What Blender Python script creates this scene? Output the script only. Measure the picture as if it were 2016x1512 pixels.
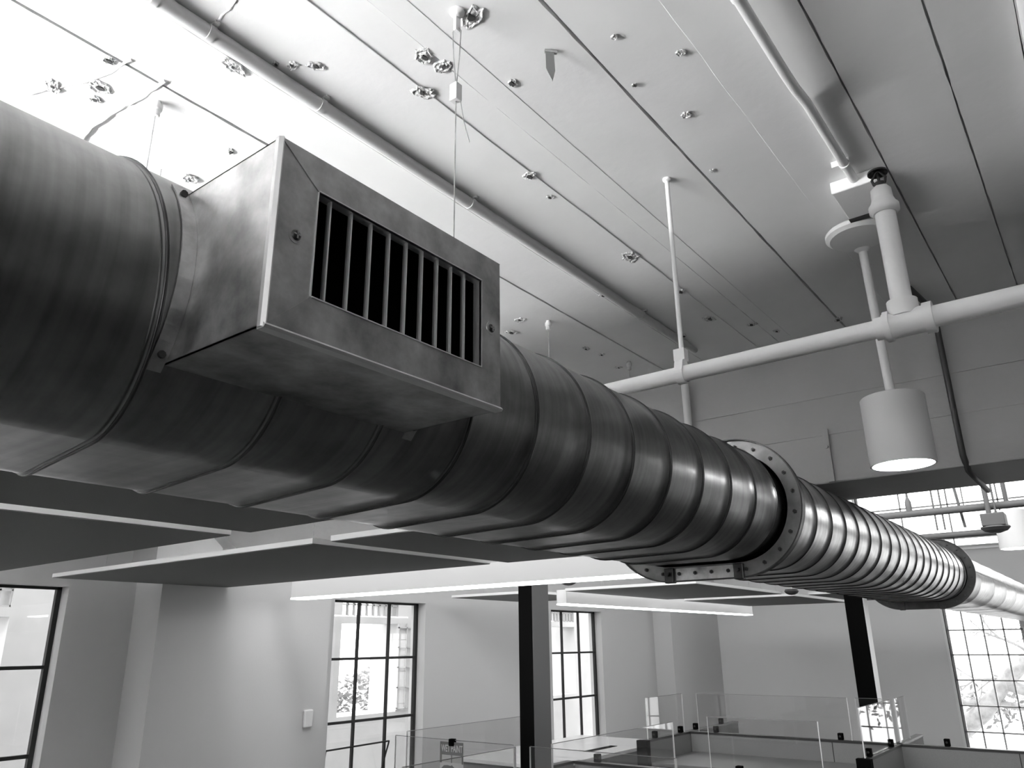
import bpy, math, random
from mathutils import Vector, Matrix

S = bpy.context.scene
for o in list(bpy.data.objects):
    bpy.data.objects.remove(o)

# ------------------------------------------------------------------ camera
FPX = 1515.29
CX = Vector((0.6091140711804153, -0.793009866844337, -0.010742410229878459))   # image right in world
CD = Vector((0.24782335364546135, 0.20318603842611557, -0.9472586865142054))   # image down
CF = Vector((0.7533681926375289, 0.5743263748742766, 0.3202898397480559))      # forward
cam_data = bpy.data.cameras.new('camera')
cam_data.sensor_width = 36.0
cam_data.lens = 36.0 * FPX / 2016.0
cam_data.clip_start = 0.02
cam_data.clip_end = 200
cam = bpy.data.objects.new('camera', cam_data)
m = Matrix((( CX.x, -CD.x, -CF.x, 0), (CX.y, -CD.y, -CF.y, 0), (CX.z, -CD.z, -CF.z, 0), (0, 0, 0, 1)))
cam.matrix_world = m
S.collection.objects.link(cam)
S.camera = cam
# world origin = the lens; x runs along the duct, y to the window wall, z up

# ------------------------------------------------------------------ world / view
S.view_settings.view_transform = 'Standard'
S.view_settings.look = 'None'
S.view_settings.gamma = 1.0
S.view_settings.use_curve_mapping = False
S.view_settings.exposure = 1.4
w = bpy.data.worlds.new('world'); S.world = w; w.use_nodes = True
wn = w.node_tree.nodes; wl = w.node_tree.links
bg = wn['Background']
tc = wn.new('ShaderNodeTexCoord'); sx = wn.new('ShaderNodeSeparateXYZ'); rmp = wn.new('ShaderNodeValToRGB')
wl.new(tc.outputs['Generated'], sx.inputs[0]); 
mr = wn.new('ShaderNodeMapRange'); mr.inputs[1].default_value = -1; mr.inputs[2].default_value = 1
wl.new(sx.outputs['Z'], mr.inputs[0]); wl.new(mr.outputs[0], rmp.inputs[0])
rmp.color_ramp.elements[0].position = 0.45; rmp.color_ramp.elements[0].color = (.35, .35, .35, 1)
rmp.color_ramp.elements[1].position = 0.52; rmp.color_ramp.elements[1].color = (1, 1, 1, 1)
wl.new(rmp.outputs[0], bg.inputs[0])
SKY = 2.6
bg.inputs[1].default_value = SKY

# ------------------------------------------------------------------ helpers
COL = S.collection
random.seed(7)

def nodes(mat):
    mat.use_nodes = True
    return mat.node_tree.nodes, mat.node_tree.links, mat.node_tree.nodes['Principled BSDF']

def mat_plain(name, v, rough=.6, metal=0., noise=0., scale=20., bump=0., bscale=60., spec=.5):
    mt = bpy.data.materials.new(name); n, l, p = nodes(mt)
    p.inputs['Base Color'].default_value = (v, v, v, 1)
    p.inputs['Roughness'].default_value = rough
    p.inputs['Metallic'].default_value = metal
    p.inputs['Specular IOR Level'].default_value = spec
    t = n.new('ShaderNodeTexCoord')
    if noise:
        a = n.new('ShaderNodeTexNoise'); a.inputs['Scale'].default_value = scale; a.inputs['Detail'].default_value = 5
        l.new(t.outputs['Object'], a.inputs['Vector'])
        r = n.new('ShaderNodeMapRange'); r.inputs[1].default_value = .3; r.inputs[2].default_value = .7
        r.inputs[3].default_value = v * (1 - noise); r.inputs[4].default_value = min(1, v * (1 + noise))
        l.new(a.outputs[0], r.inputs[0]); l.new(r.outputs[0], p.inputs['Base Color'])
    if bump:
        a = n.new('ShaderNodeTexNoise'); a.inputs['Scale'].default_value = bscale; a.inputs['Detail'].default_value = 6
        l.new(t.outputs['Object'], a.inputs['Vector'])
        b = n.new('ShaderNodeBump'); b.inputs['Strength'].default_value = bump; b.inputs['Distance'].default_value = .004
        l.new(a.outputs[0], b.inputs['Height']); l.new(b.outputs[0], p.inputs['Normal'])
    return mt

def mat_emit(name, v, strength):
    mt = bpy.data.materials.new(name); n, l, p = nodes(mt)
    p.inputs['Base Color'].default_value = (v, v, v, 1)
    p.inputs['Emission Color'].default_value = (1, 1, 1, 1)
    p.inputs['Emission Strength'].default_value = strength
    return mt

def mat_glass(name, tint=.95, ior=1.5):
    mt = bpy.data.materials.new(name); mt.use_nodes = True
    n = mt.node_tree.nodes; l = mt.node_tree.links; n.clear()
    o = n.new('ShaderNodeOutputMaterial'); mx = n.new('ShaderNodeMixShader'); f = n.new('ShaderNodeFresnel')
    ge = n.new('ShaderNodeNewGeometry'); mr_ = n.new('ShaderNodeMapRange'); l = mt.node_tree.links   # both faces of the sheet reflect alike
    mr_.inputs[3].default_value = ior; mr_.inputs[4].default_value = 1 / ior
    l.new(ge.outputs['Backfacing'], mr_.inputs[0]); l.new(mr_.outputs[0], f.inputs['IOR'])
    t = n.new('ShaderNodeBsdfTransparent'); t.inputs[0].default_value = (tint, tint, tint, 1)
    g = n.new('ShaderNodeBsdfGlossy'); g.inputs['Roughness'].default_value = 0.0
    l.new(f.outputs[0], mx.inputs[0]); l.new(t.outputs[0], mx.inputs[1]); l.new(g.outputs[0], mx.inputs[2])
    l.new(mx.outputs[0], o.inputs[0])
    return mt

def mat_galv(name, base=.45, rough=.3, mott=.35, brushed=True, spangle=14.):
    mt = bpy.data.materials.new(name); n, l, p = nodes(mt)
    p.inputs['Metallic'].default_value = 1.0
    t = n.new('ShaderNodeTexCoord')
    a = n.new('ShaderNodeTexNoise'); a.inputs['Scale'].default_value = spangle; a.inputs['Detail'].default_value = 7; a.inputs['Roughness'].default_value = .6
    l.new(t.outputs['Object'], a.inputs['Vector'])
    r = n.new('ShaderNodeMapRange'); r.inputs[1].default_value = .3; r.inputs[2].default_value = .72
    r.inputs[3].default_value = base * (1 - mott); r.inputs[4].default_value = base * (1 + mott)
    l.new(a.outputs[0], r.inputs[0]); l.new(r.outputs[0], p.inputs['Base Color'])
    b = n.new('ShaderNodeTexNoise'); b.inputs['Scale'].default_value = spangle * 2.2; b.inputs['Detail'].default_value = 6
    l.new(t.outputs['Object'], b.inputs['Vector'])
    r2 = n.new('ShaderNodeMapRange'); r2.inputs[1].default_value = .3; r2.inputs[2].default_value = .7
    r2.inputs[3].default_value = max(.30, rough * .8); r2.inputs[4].default_value = max(.37, rough * 1.35)
    l.new(b.outputs[0], r2.inputs[0]); l.new(r2.outputs[0], p.inputs['Roughness'])
    if brushed:
        mp = n.new('ShaderNodeMapping'); mp.inputs['Scale'].default_value = (70, 2.5, 2.5)
        l.new(t.outputs['Object'], mp.inputs[0])
        c = n.new('ShaderNodeTexNoise'); c.inputs['Scale'].default_value = 1.0; c.inputs['Detail'].default_value = 3
        l.new(mp.outputs[0], c.inputs['Vector'])
        r3 = n.new('ShaderNodeMapRange'); r3.inputs[1].default_value = .3; r3.inputs[2].default_value = .7; r3.inputs[3].default_value = .82; r3.inputs[4].default_value = 1.18
        l.new(c.outputs[0], r3.inputs[0])
        mm = n.new('ShaderNodeMath'); mm.operation = 'MULTIPLY'
        l.new(r.outputs[0], mm.inputs[0]); l.new(r3.outputs[0], mm.inputs[1]); l.new(mm.outputs[0], p.inputs['Base Color'])
    return mt

class MB:
    def __init__(s): s.v = []; s.f = []; s.sm = []
    def add(s, vs, fs, smooth=False):
        k = len(s.v); s.v += [tuple(v) for v in vs]
        s.f += [tuple(i + k for i in f) for f in fs]; s.sm += [smooth] * len(fs); return s
    def box(s, x0, x1, y0, y1, z0, z1):
        vs = [(x, y, z) for z in (z0, z1) for y in (y0, y1) for x in (x0, x1)]
        return s.add(vs, [(0, 2, 3, 1), (4, 5, 7, 6), (0, 1, 5, 4), (2, 6, 7, 3), (0, 4, 6, 2), (1, 3, 7, 5)])
    def prism(s, pts, d):      # polygon pts (3D, planar) swept by vector d
        n = len(pts); d = Vector(d)
        vs = [Vector(p) for p in pts] + [Vector(p) + d for p in pts]
        fs = [tuple(range(n))[::-1], tuple(range(n, 2 * n))] + [(i, (i + 1) % n, n + (i + 1) % n, n + i) for i in range(n)]
        return s.add(vs, fs)
    def tube(s, path, r, seg=14, caps=True):
        P = [Vector(p) for p in path]; R = r if isinstance(r, (list, tuple)) else [r] * len(P)
        rings = []; prev = None
        for i, p in enumerate(P):
            if i == 0: d = P[1] - P[0]
            elif i == len(P) - 1: d = P[-1] - P[-2]
            else: d = (P[i + 1] - p).normalized() + (p - P[i - 1]).normalized()
            if d.length < 1e-9: d = prev_d
            d.normalize(); prev_d = d
            if prev is None:
                a = d.orthogonal().normalized()
            else:
                a = (prev - d * prev.dot(d)).normalized()
            prev = a; b = d.cross(a)
            rings.append([p + (a * math.cos(t) + b * math.sin(t)) * R[i] for t in [2 * math.pi * k / seg for k in range(seg)]])
        vs = [v for rg in rings for v in rg]; fs = []
        for i in range(len(P) - 1):
            for k in range(seg):
                fs.append((i * seg + k, i * seg + (k + 1) % seg, (i + 1) * seg + (k + 1) % seg, (i + 1) * seg + k))
        s.add(vs, fs, True)
        if caps:
            s.add(rings[0], [tuple(range(seg))[::-1]]); s.add(rings[-1], [tuple(range(seg))])
        return s
    def lathe(s, c, prof, seg=32):   # prof: list of (r, z) ; hard edges by splitting each band
        c = Vector(c)
        for (r0, z0), (r1, z1) in zip(prof, prof[1:]):
            vs = []; 
            for k in range(seg):
                t = 2 * math.pi * k / seg
                vs.append(c + Vector((r0 * math.cos(t), r0 * math.sin(t), z0)))
            for k in range(seg):
                t = 2 * math.pi * k / seg
                vs.append(c + Vector((r1 * math.cos(t), r1 * math.sin(t), z1)))
            s.add(vs, [(k, (k + 1) % seg, seg + (k + 1) % seg, seg + k) for k in range(seg)], True)
        return s
    def build(s, name, mat, parent=None, bevel=0):
        me = bpy.data.meshes.new(name); me.from_pydata(s.v, [], s.f); me.update()
        me.polygons.foreach_set('use_smooth', s.sm)
        me.materials.append(mat)
        o = bpy.data.objects.new(name, me); COL.objects.link(o)
        if parent: o.parent = parent
        if bevel:
            b = o.modifiers.new('bevel', 'BEVEL'); b.width = bevel; b.segments = 2; b.limit_method = 'ANGLE'
        return o

def tag(o, label, cat=None, group=None, kind=None):
    o['label'] = label
    if cat: o['category'] = cat
    if group: o['group'] = group
    if kind: o['kind'] = kind
    return o
def empty(name, loc=(0, 0, 0)):
    o = bpy.data.objects.new(name, None); COL.objects.link(o); o.location = loc; o.empty_display_size = .05; return o
def part(mb, name, mat, root, bevel=0, sub=None):
    """vertices are world coordinates; move them into the parent's frame"""
    base = Vector(root['_o']) if '_o' in root else Vector(root.location)
    mb.v = [tuple(Vector(v) - base) for v in mb.v]
    o = mb.build(name, mat, root, bevel); o['_o'] = tuple(base)
    return o
def single(mb, name, mat, origin, bevel=0):
    mb.v = [tuple(Vector(v) - Vector(origin)) for v in mb.v]
    o = mb.build(name, mat, None, bevel); o.location = origin; o['_o'] = tuple(origin)
    return o

# ------------------------------------------------------------------ materials
M = {}
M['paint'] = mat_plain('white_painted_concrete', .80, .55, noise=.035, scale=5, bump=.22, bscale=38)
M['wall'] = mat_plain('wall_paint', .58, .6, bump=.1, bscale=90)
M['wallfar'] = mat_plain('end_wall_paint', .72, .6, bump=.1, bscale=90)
M['darkroom'] = mat_plain('grey_room_wall', .35, .7)
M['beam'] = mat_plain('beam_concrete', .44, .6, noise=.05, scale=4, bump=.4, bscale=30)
M['white'] = mat_plain('white_enamel', .80, .4)
M['pipe'] = mat_plain('painted_pipe', .88, .42, bump=.12, bscale=120)
M['rough_paint'] = mat_plain('chipped_plaster', .62, .8, noise=.5, scale=160, bump=1., bscale=220)
M['gpipe'] = mat_plain('grey_painted_pipe', .50, .5)
M['crack'] = mat_plain('dark_cavity', .06, .9)
M['black'] = mat_plain('black_steel', .004, .9, spec=.02)
M['blackf'] = mat_plain('black_window_frame', .012, .6)
M['col'] = mat_plain('dark_painted_column', .05, .5)
M['casing'] = mat_plain('lit_side_grey', .10, .6)  # grey for the lit side of the left column
M['tabm'] = mat_plain('bare_grey_tab', .24, .6)
M['gcol'] = mat_plain('grey_steel', .13, .6)
M['felt'] = mat_plain('grey_felt', .22, .95, noise=.05, scale=200)
M['floor'] = mat_plain('grey_carpet', .05, .95, noise=.2, scale=60)
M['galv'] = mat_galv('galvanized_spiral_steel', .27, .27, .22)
M['galv2'] = mat_galv('galvanized_sheet', .52, .36, .5, brushed=False, spangle=16.)
M['galvm'] = mat_galv('window_lit_spiral_steel', .47, .24, .22)  # lighter copy of the duct steel; window reflections put into its colour
M['galvf'] = mat_galv('dull_flange_steel', .24, .42, .3, brushed=False)
M['galvd'] = mat_galv('dark_steel_and_shade', .08, .4, .3, brushed=False)  # dark steel parts; also holds the shade of collars and seams
M['edge'] = mat_plain('bright_steel_edge', .85, .5, metal=1.)
M['glass'] = mat_glass('clear_glass', .97, 1.45)
M['pglass'] = mat_glass('partition_glass', .96, 1.52)
M['led'] = mat_emit('led_strip', .9, 4.0)
M['lens'] = mat_emit('fixture_side_lens', .5, .12)
M['uplight'] = mat_emit('led_uplight', .9, 2150.0)
M['lamp'] = mat_emit('pendant_lens', .9, 14.0)
M['fabric'] = mat_plain('partition_fabric', .22, .95, noise=.12, scale=300)
M['cap'] = mat_plain('partition_cap', .03, .4)
M['desk'] = mat_plain('desk_laminate', .16, .45)
M['top'] = mat_plain('white_laminate', .75, .25)
M['ext'] = mat_plain('exterior_stucco', .50, .8, noise=.08, scale=3)
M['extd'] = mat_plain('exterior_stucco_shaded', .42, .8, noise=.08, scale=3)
M['leaf'] = mat_plain('leaves', .10, .6, noise=.5, scale=8)
M['bark'] = mat_plain('bark', .26, .9, noise=.3, scale=8)
M['ground'] = mat_plain('pale_paving', .55, .9)
M['lampmetal'] = mat_plain('white_lamp_housing', .74, .5)
M['print_dark'] = mat_plain('printed_dark_grey', .10, .7)
M['print_mid'] = mat_plain('printed_mid_grey', .22, .7)
M['paper'] = mat_plain('paper', .75, .8)

# ------------------------------------------------------------------ the setting
H = 1.08           # low ceiling
BX0, BX1, BZ = 2.82, 3.23, .527
YW = 5.6; XE = 12.4; FZ = -1.7; HU = 2.45
rg = random.Random(3)
# boards of the concrete ceiling: edge y, groove width
edges = [(-4.9, 0), (-4.2, .003), (-3.5, .004), (-2.8, .004), (-2.1, .003), (-1.45, .004), (-.9, .004), (-.42, .003), (-.06, .002), (.069, .004), (.243, .0045), (.438, 0), (.605, .0055), (.79, 0), (.846, .004), (.93, 0),
         (1.16, .004), (1.335, .004), (1.50, .002), (1.7, .003), (1.95, .003), (2.2, .003), (2.6, .003), (3.0, .003), (3.6, .003), (4.3, .003), (5.0, .003), (5.72, 0)]
offs = [0, .001, -.001, 0, .002, -.002, 0, .001, 0, .0005, .0, .0015, .0, -.001, .0025, 0, .0025, .0, .003, 0, .001, 0, .001, 0, .001, 0, .001, 0]
cb = MB(); XS = [-4 + i * .05 for i in range(int((BX0 + 4 + .06) / .05) + 1)]; XS[-1] = BX0 + .02
def jag(i, x, amp): 
    if amp < .001: return 0.
    return amp * (math.sin(x * 61 + i * 7) * .4 + math.sin(x * 143 + i * 3) * .35 + rg.uniform(-.6, .6))
prev = None
for i in range(len(edges) - 1):
    (ya, ga), (yb, gb) = edges[i], edges[i + 1]
    z = H + offs[i]
    A = []; B = []
    for x in XS:
        ja = jag(i, x, .0011 if ga else .0004); jb = jag(i + 50, x, .0011 if gb else .0004)
        A.append((x, ya + ga / 2 + ja, z)); B.append((x, yb - gb / 2 + jb, z))
    n = len(XS)
    up = .016
    A2 = [(p[0], p[1], H + up) for p in A]; B2 = [(p[0], p[1], H + up) for p in B]
    vs = A + B + A2 + B2; fs = []
    for k in range(n - 1):
        fs.append((k, n + k, n + k + 1, k + 1))
        fs.append((2 * n + k, k, k + 1, 2 * n + k + 1))
        fs.append((n + k, 3 * n + k, 3 * n + k + 1, n + k + 1))
    cb.add(vs, fs)
cb.box(-4, BX0 + .02, -4.9, 5.72, H + .015, H + .15)
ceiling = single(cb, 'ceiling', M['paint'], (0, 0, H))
tag(ceiling, 'white painted board-marked concrete ceiling slab above the duct', 'ceiling', kind='structure')

def spall(x, y, r, seed, dark=.35, elong=1.0, ang=0.):
    """ragged broken patch in the slab, a shallow rim with a rough floor and a dark pit"""
    q = random.Random(seed); n = 18; mb = MB(); pts = []
    rr = [r * (1 + .22 * math.sin(2 * k + seed) * .6 + q.uniform(-.14, .14)) for k in range(n)]
    ca, sa = math.cos(ang), math.sin(ang)
    def P(rad, t, z):
        u = rad * math.cos(t) * elong; v = rad * math.sin(t)
        return (x + u * ca - v * sa, y + u * sa + v * ca, z)
    z0 = H - .0008
    rings = []
    for fac, dz in ((1.0, 0), (.82, -.0035), (.62, -.0008), (.35, -.0030), (.15, -.001)):
        rings.append([P(rr[k] * fac * q.uniform(.95, 1.05), 2 * math.pi * k / n, z0 + dz * q.uniform(.3, 1.2)) for k in range(n)])
    vs = [v for g in rings for v in g] + [(x, y, z0)]
    fs = [(i * n + k, (i + 1) * n + k, (i + 1) * n + (k + 1) % n, i * n + (k + 1) % n) for i in range(4) for k in range(n)]
    fs += [(4 * n + k, 5 * n, 4 * n + (k + 1) % n) for k in range(n)]
    mb.add(vs, fs)
    o = part(mb, 'spalled_patch', M['rough_paint'], ceiling)
    if dark > 0:
        d = MB(); pp = []
        cx, cy = x + r * .2 * q.uniform(-1, 1), y + r * .2 * q.uniform(-1, 1)
        nn = 9
        pp = [(cx + r * dark * q.uniform(.5, 1.2) * math.cos(2 * math.pi * k / nn) * 1.3, cy + r * dark * q.uniform(.4, 1.) * math.sin(2 * math.pi * k / nn), z0 - .0046) for k in range(nn)]
        d.prism(pp, (0, 0, .003)); part(d, 'dark_pit', M['crack'], o)
sc = 1.161
for i, (x, y, r, dk, el) in enumerate([(.741, .741, .016, .35, 1.3), (.778, .733, .015, .35, 1.3), (.805, .805, .016, .3, 1.5), (.884, .665, .009, .6, 1.2), (1.127, .809, .012, .55, 1.4),
        (1.222, .82, .008, .5, 1.2), (1.576, .819, .022, .4, 1.4), (.727, .624, .017, .45, 1.5), (.424, 1.16, .010, .45, 1.1), (.445, 1.237, .018, .35, 1.2), (.395, 1.30, .013, .2, 1.6),
        (.455, 1.275, .010, .4, 1.2), (.697, 1.372, .016, .12, 1.1), (.694, 1.221, .006, .5, 1.8), (1.151, .464, .010, .0, 1.), (.999, .401, .008, .0, 1.1), (1.843, .809, .012, .6, 1.4), (1.727, .991, .010, .6, 1.4),
        (2.076, .826, .018, .45, 1.5), (2.15, .95, .012, .5, 1.5), (2.2, .74, .013, .5, 1.5), (2.3, .70, .010, .5, 1.4), (2.33, .52, .012, .5, 2.), (.62, .93, .010, .3, 1.4), (.645, .90, .011, .4, 1.5), (.60, .95, .006, .5, 1.3),
        (1.72, 1.28, .016, .3, 1.3), (1.78, 1.36, .014, .5, 1.6), (2.05, 1.25, .012, .3, 1.5), (2.13, 1.24, .010, .4, 1.5), (2.28, 1.26, .010, .3, 1.8), (.56, 1.01, .014, .2, 2.), (.90, .47, .006, .0, 1.), (1.02, .50, .005, .6, 1.), (1.35, .50, .006, 0, 1.)]):
    spall(x * sc, y * sc, r * 1.1, 100 + i, dk, el, .5 + i)
# fine raised board marks running along the slab
for y_ in (.438, .79, .93):
    rb = MB(); q = random.Random(int(y_ * 100))
    x_ = .3; path = []
    while x_ < 2.78: path.append((x_, y_ + q.uniform(-.0012, .0012), H + .0012)); x_ += .06
    rb.tube(path, [q.uniform(.0011, .0016) for _ in path], 6)
    part(rb, 'board_ridge', M['paint'], ceiling)
# raised plaster ridges running across the boards
for pts, wdt in (([(.375 * sc, 1.36 * sc), (.40 * sc, 1.30 * sc), (.425 * sc, 1.245 * sc), (.44 * sc, 1.19 * sc), (.447 * sc, 1.12 * sc)], .006), ([(.50 * sc, 1.47 * sc), (.49 * sc, 1.36 * sc), (.495 * sc, 1.27 * sc), (.505 * sc, 1.21 * sc), (.51 * sc, 1.12 * sc)], .009),
                 ([(.545, .985), (.56, 1.03), (.565, 1.10)], .006)):
    rb = MB(); q = random.Random(int(pts[0][0] * 1000)); path = []
    for a, b in zip(pts, pts[1:]):
        for k in range(6):
            t = k / 6; path.append((a[0] + (b[0] - a[0]) * t + q.uniform(-.002, .002), a[1] + (b[1] - a[1]) * t, H + .001))
    rb.tube(path, [wdt * q.uniform(.25, .6) for _ in path], 8)
    part(rb, 'plaster_ridge', M['paint'], ceiling)

# the cross beam
b = MB(); b.box(BX0, BX1, -4.9, YW + .12, BZ, H + .15)
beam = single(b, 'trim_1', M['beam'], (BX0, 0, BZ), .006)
tag(beam, 'deep grey concrete beam crossing the room above the duct', 'beam', kind='structure')
b = MB()
for z in (.84, .70): b.box(BX0 - .0035, BX0, -4.8, YW, z, z + .004)
part(b, 'form_line', M['beam'], beam)
# haunch blocks and rib under the beam beside the window wall
b = MB(); b.prism([(BX0 - .001, 4.31, BZ + .002), (BX0 - .001, 4.31, .575), (BX0 - .001, 4.50, .70), (BX0 - .001, 4.50, H - .004), (BX0 - .001, 5.08, H - .004), (BX0 - .001, 5.08, BZ + .002)], (-.10, 0, 0))
part(b, 'haunch', M['paint'], beam)

# upper ceiling beyond the beam
b = MB(); b.box(BX1, XE + .3, -4.9, YW + .3, HU, HU + .15)
tag(single(b, 'ceiling', M['paint'], (0, 0, HU)), 'high white ceiling of the bay beyond the concrete beam', 'ceiling', kind='structure')
b = MB(); b.box(-4.2, XE + .3, -4.9, YW + .3, FZ - .1, FZ)
tag(single(b, 'floor', M['floor'], (0, 0, FZ)), 'dark floor of the office', 'floor', kind='structure')

# window wall (y = YW) with three tall openings
WIN = [(1.25, 2.42), (4.70, 5.87), (8.08, 9.25)]
WT, WB, WD = .40, -1.17, .20
b = MB()
xs = [-4.2] + [v for wn_ in WIN for v in wn_] + [XE + .3]
for i in range(0, len(xs), 2): b.box(xs[i], xs[i + 1], YW, YW + WD, FZ, HU)
for a, c in WIN:
    b.box(a, c, YW, YW + WD, WT, HU); b.box(a, c, YW, YW + WD, FZ, WB)
wl_ = single(b, 'wall_left', M['wall'], (0, YW, FZ)); tag(wl_, 'pale painted wall with three tall steel windows', 'wall', kind='structure')
for nm, (x0, x1, yy) in (('pier', (2.88, 4.37, 5.25)), ('pilaster', (10.72, XE, 5.31))):
    b = MB(); b.box(x0, x1, yy, YW, FZ, HU if x0 > 5 else H); part(b, nm, M['wall'], wl_)
# end wall (x = XE)
EW = [(2.03, 1.13, -1.42, .46), (.62, -.6, -1.42, .46), (-.75, -2.4, -1.42, .46), (2.95, -4.4, 1.20, 2.30)]
b = MB()
b.box(XE, XE + .2, -4.9, YW + .2, FZ, -1.42)
b.box(XE, XE + .2, 2.03, YW + .2, -1.42, 1.20); b.box(XE, XE + .2, .62, 1.13, -1.42, .46); b.box(XE, XE + .2, -.75, -.6, -1.42, .46)
b.box(XE, XE + .2, -4.9, -2.4, -1.42, 1.20); b.box(XE, XE + .2, -2.4, 2.03, .46, 1.20)
b.box(XE, XE + .2, 2.95, YW + .2, 1.2, 2.30); b.box(XE, XE + .2, -4.9, -4.4, 1.2, 2.30); b.box(XE, XE + .2, -4.9, YW + .2, 2.30, HU)
tag(single(b, 'wall_back', M['wallfar'], (XE, 0, FZ)), 'pale end wall with the large gridded window at the right', 'wall', kind='structure')
b = MB(); b.box(-4.2, XE + .3, -4.9, -4.7, FZ, HU)
tag(single(b, 'wall_right', M['darkroom'], (0, -4.7, FZ)), 'dark wall on the right side of the office', 'wall', kind='structure')
b = MB()
FW = [(-3.6, -2.4), (-1.6, .2)]  # unseen openings added to bring in daylight from behind the camera
ys_ = [-4.9] + [v for q in FW for v in q] + [YW]
for i in range(0, len(ys_), 2): b.box(-4.2, -4, ys_[i], ys_[i + 1], FZ, HU)
for a_, c_ in FW: b.box(-4.2, -4, a_, c_, .85, HU); b.box(-4.2, -4, a_, c_, FZ, -1.0)
tag(single(b, 'wall_front', M['darkroom'], (-4, 0, FZ)), 'dark wall behind the camera', 'wall', kind='structure')

# steel windows in the left wall
YG = YW + .116
rows = [WT - .01, -.11, -.64, WB + .02]
lab = ['steel-framed window at the far left edge, cut by the frame', 'tall black steel window between the pier and the steel column', 'tall black steel window just right of the dark steel column']
for k, (a, c) in enumerate(WIN):
    b = MB(); t = .016
    b.box(a, a + t * 1.6, YG - .015, YG + .02, WB, WT); b.box(c - t * 1.9, c, YG - .015, YG + .02, WB, WT)
    b.box(a, c, YG - .015, YG + .02, WT - .018, WT); b.box(a, c, YG - .015, YG + .02, WB, WB + .025)
    for j in (1, 2):
        xx = a + (c - a) * j / 3; b.box(xx - .010, xx + .010, YG - .012, YG + .015, WB, WT)
    for z in rows[1:3]: b.box(a, c, YG - .013, YG + .016, z - .011, z + .011)
    fr = single(b, 'window_%d' % (k + 1), M['blackf'], (a, YG, WB)); tag(fr, lab[k], 'window', kind='structure')
    g = MB(); g.box(a + .01, c - .01, YG + .003, YG + .007, WB, WT); part(g, 'pane', M['glass'], fr)
    if k == 1:      # opened hopper sash
        s_ = MB(); zt, zb = -.845, -1.5
        for (p, q_) in (((4.75, 5.66, zt), (5.43, 5.60, zt + .02)), ((5.43, 5.60, zt + .02), (5.43, YG, -1.15)), ((4.75, 5.66, zt), (4.75, YG, -1.15))):
            s_.tube([p, q_], .008, 6)
        part(s_, 'hopper_sash', M['blackf'], fr)
# end-wall windows
labs = ['large gridded window in the end wall at the right edge', 'gridded window beyond the post in the end wall', 'gridded end wall window furthest right, outside the picture', 'high clerestory glazing above the far duct']
for k, (ya, yb, za, zb) in enumerate(EW):
    b = MB(); x0, x1 = XE + .05, XE + .085
    if k == 3: cy, cz = .62, .48
    else: cy, cz = .232, .318
    t = .018 if k < 3 else .018
    b.box(x0, x1, yb, ya, za, za + .04); b.box(x0, x1, yb, ya, zb - .03, zb)
    b.box(x0, x1, ya - .03, ya, za, zb); b.box(x0, x1, yb, yb + .03, za, zb)
    y = ya - cy + .02
    while y > yb + .08: b.box(x0, x1, y - t / 2, y + t / 2, za, zb); y -= cy
    z = .116 if k < 3 else zb - cz
    while z > za + .1: b.box(x0, x1, yb, ya, z - t / 2, z + t / 2); z -= cz
    if k < 3 : b.box(x0, x1, yb, ya, .116 + cz - t / 2, .116 + cz + t / 2)
    fr = single(b, 'window_%d' % (k + 4), mat_plain('glare_grey_muntin_%d' % k, .45, .5), (x0, ya, za)); tag(fr, labs[k], 'window', kind='structure')  # window glare is put into the muntins' lighter grey
    g = MB(); g.box(x0 + .015, x0 + .02, yb, ya, za, zb); part(g, 'pane', M['glass'], fr)
    g = MB(); g.box(XE - .012, XE + .05, ya, ya + .03, za - .03, zb); g.box(XE - .03, XE + .05, yb - .03, ya + .03, za - .03, za); part(g, 'casing', M['white'], fr)

# ------------------------------------------------------------------ flat-oval spiral duct
R = .152; YC = .9209; ZC = .3567; A = .1038; PITCH = .1525
LPER = 2 * math.pi * R + 4 * A
def oval(L, off=0.):
    """L measured from the bottom of the near half circle, upwards; returns (y, z)"""
    L = L % LPER; q1 = math.pi * R; r = R + off
    if L < q1:
        t = L / R - math.pi / 2; return (YC - A - r * math.cos(t), ZC + r * math.sin(t))
    L -= q1
    if L < 2 * A: return (YC - A + L, ZC + r)
    L -= 2 * A
    if L < q1:
        t = math.pi / 2 - L / R; return (YC + A + r * math.cos(t), ZC + r * math.sin(t))
    L -= q1
    return (YC + A - L, ZC - r)
PERS = []
for k in range(40): PERS.append(math.pi * R * k / 40)
for k in range(6): PERS.append(math.pi * R + 2 * A * k / 6)
for k in range(32): PERS.append(math.pi * R + 2 * A + math.pi * R * k / 32)
for k in range(8): PERS.append(2 * math.pi * R + 2 * A + 2 * A * k / 8)
PERS.append(LPER)
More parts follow.
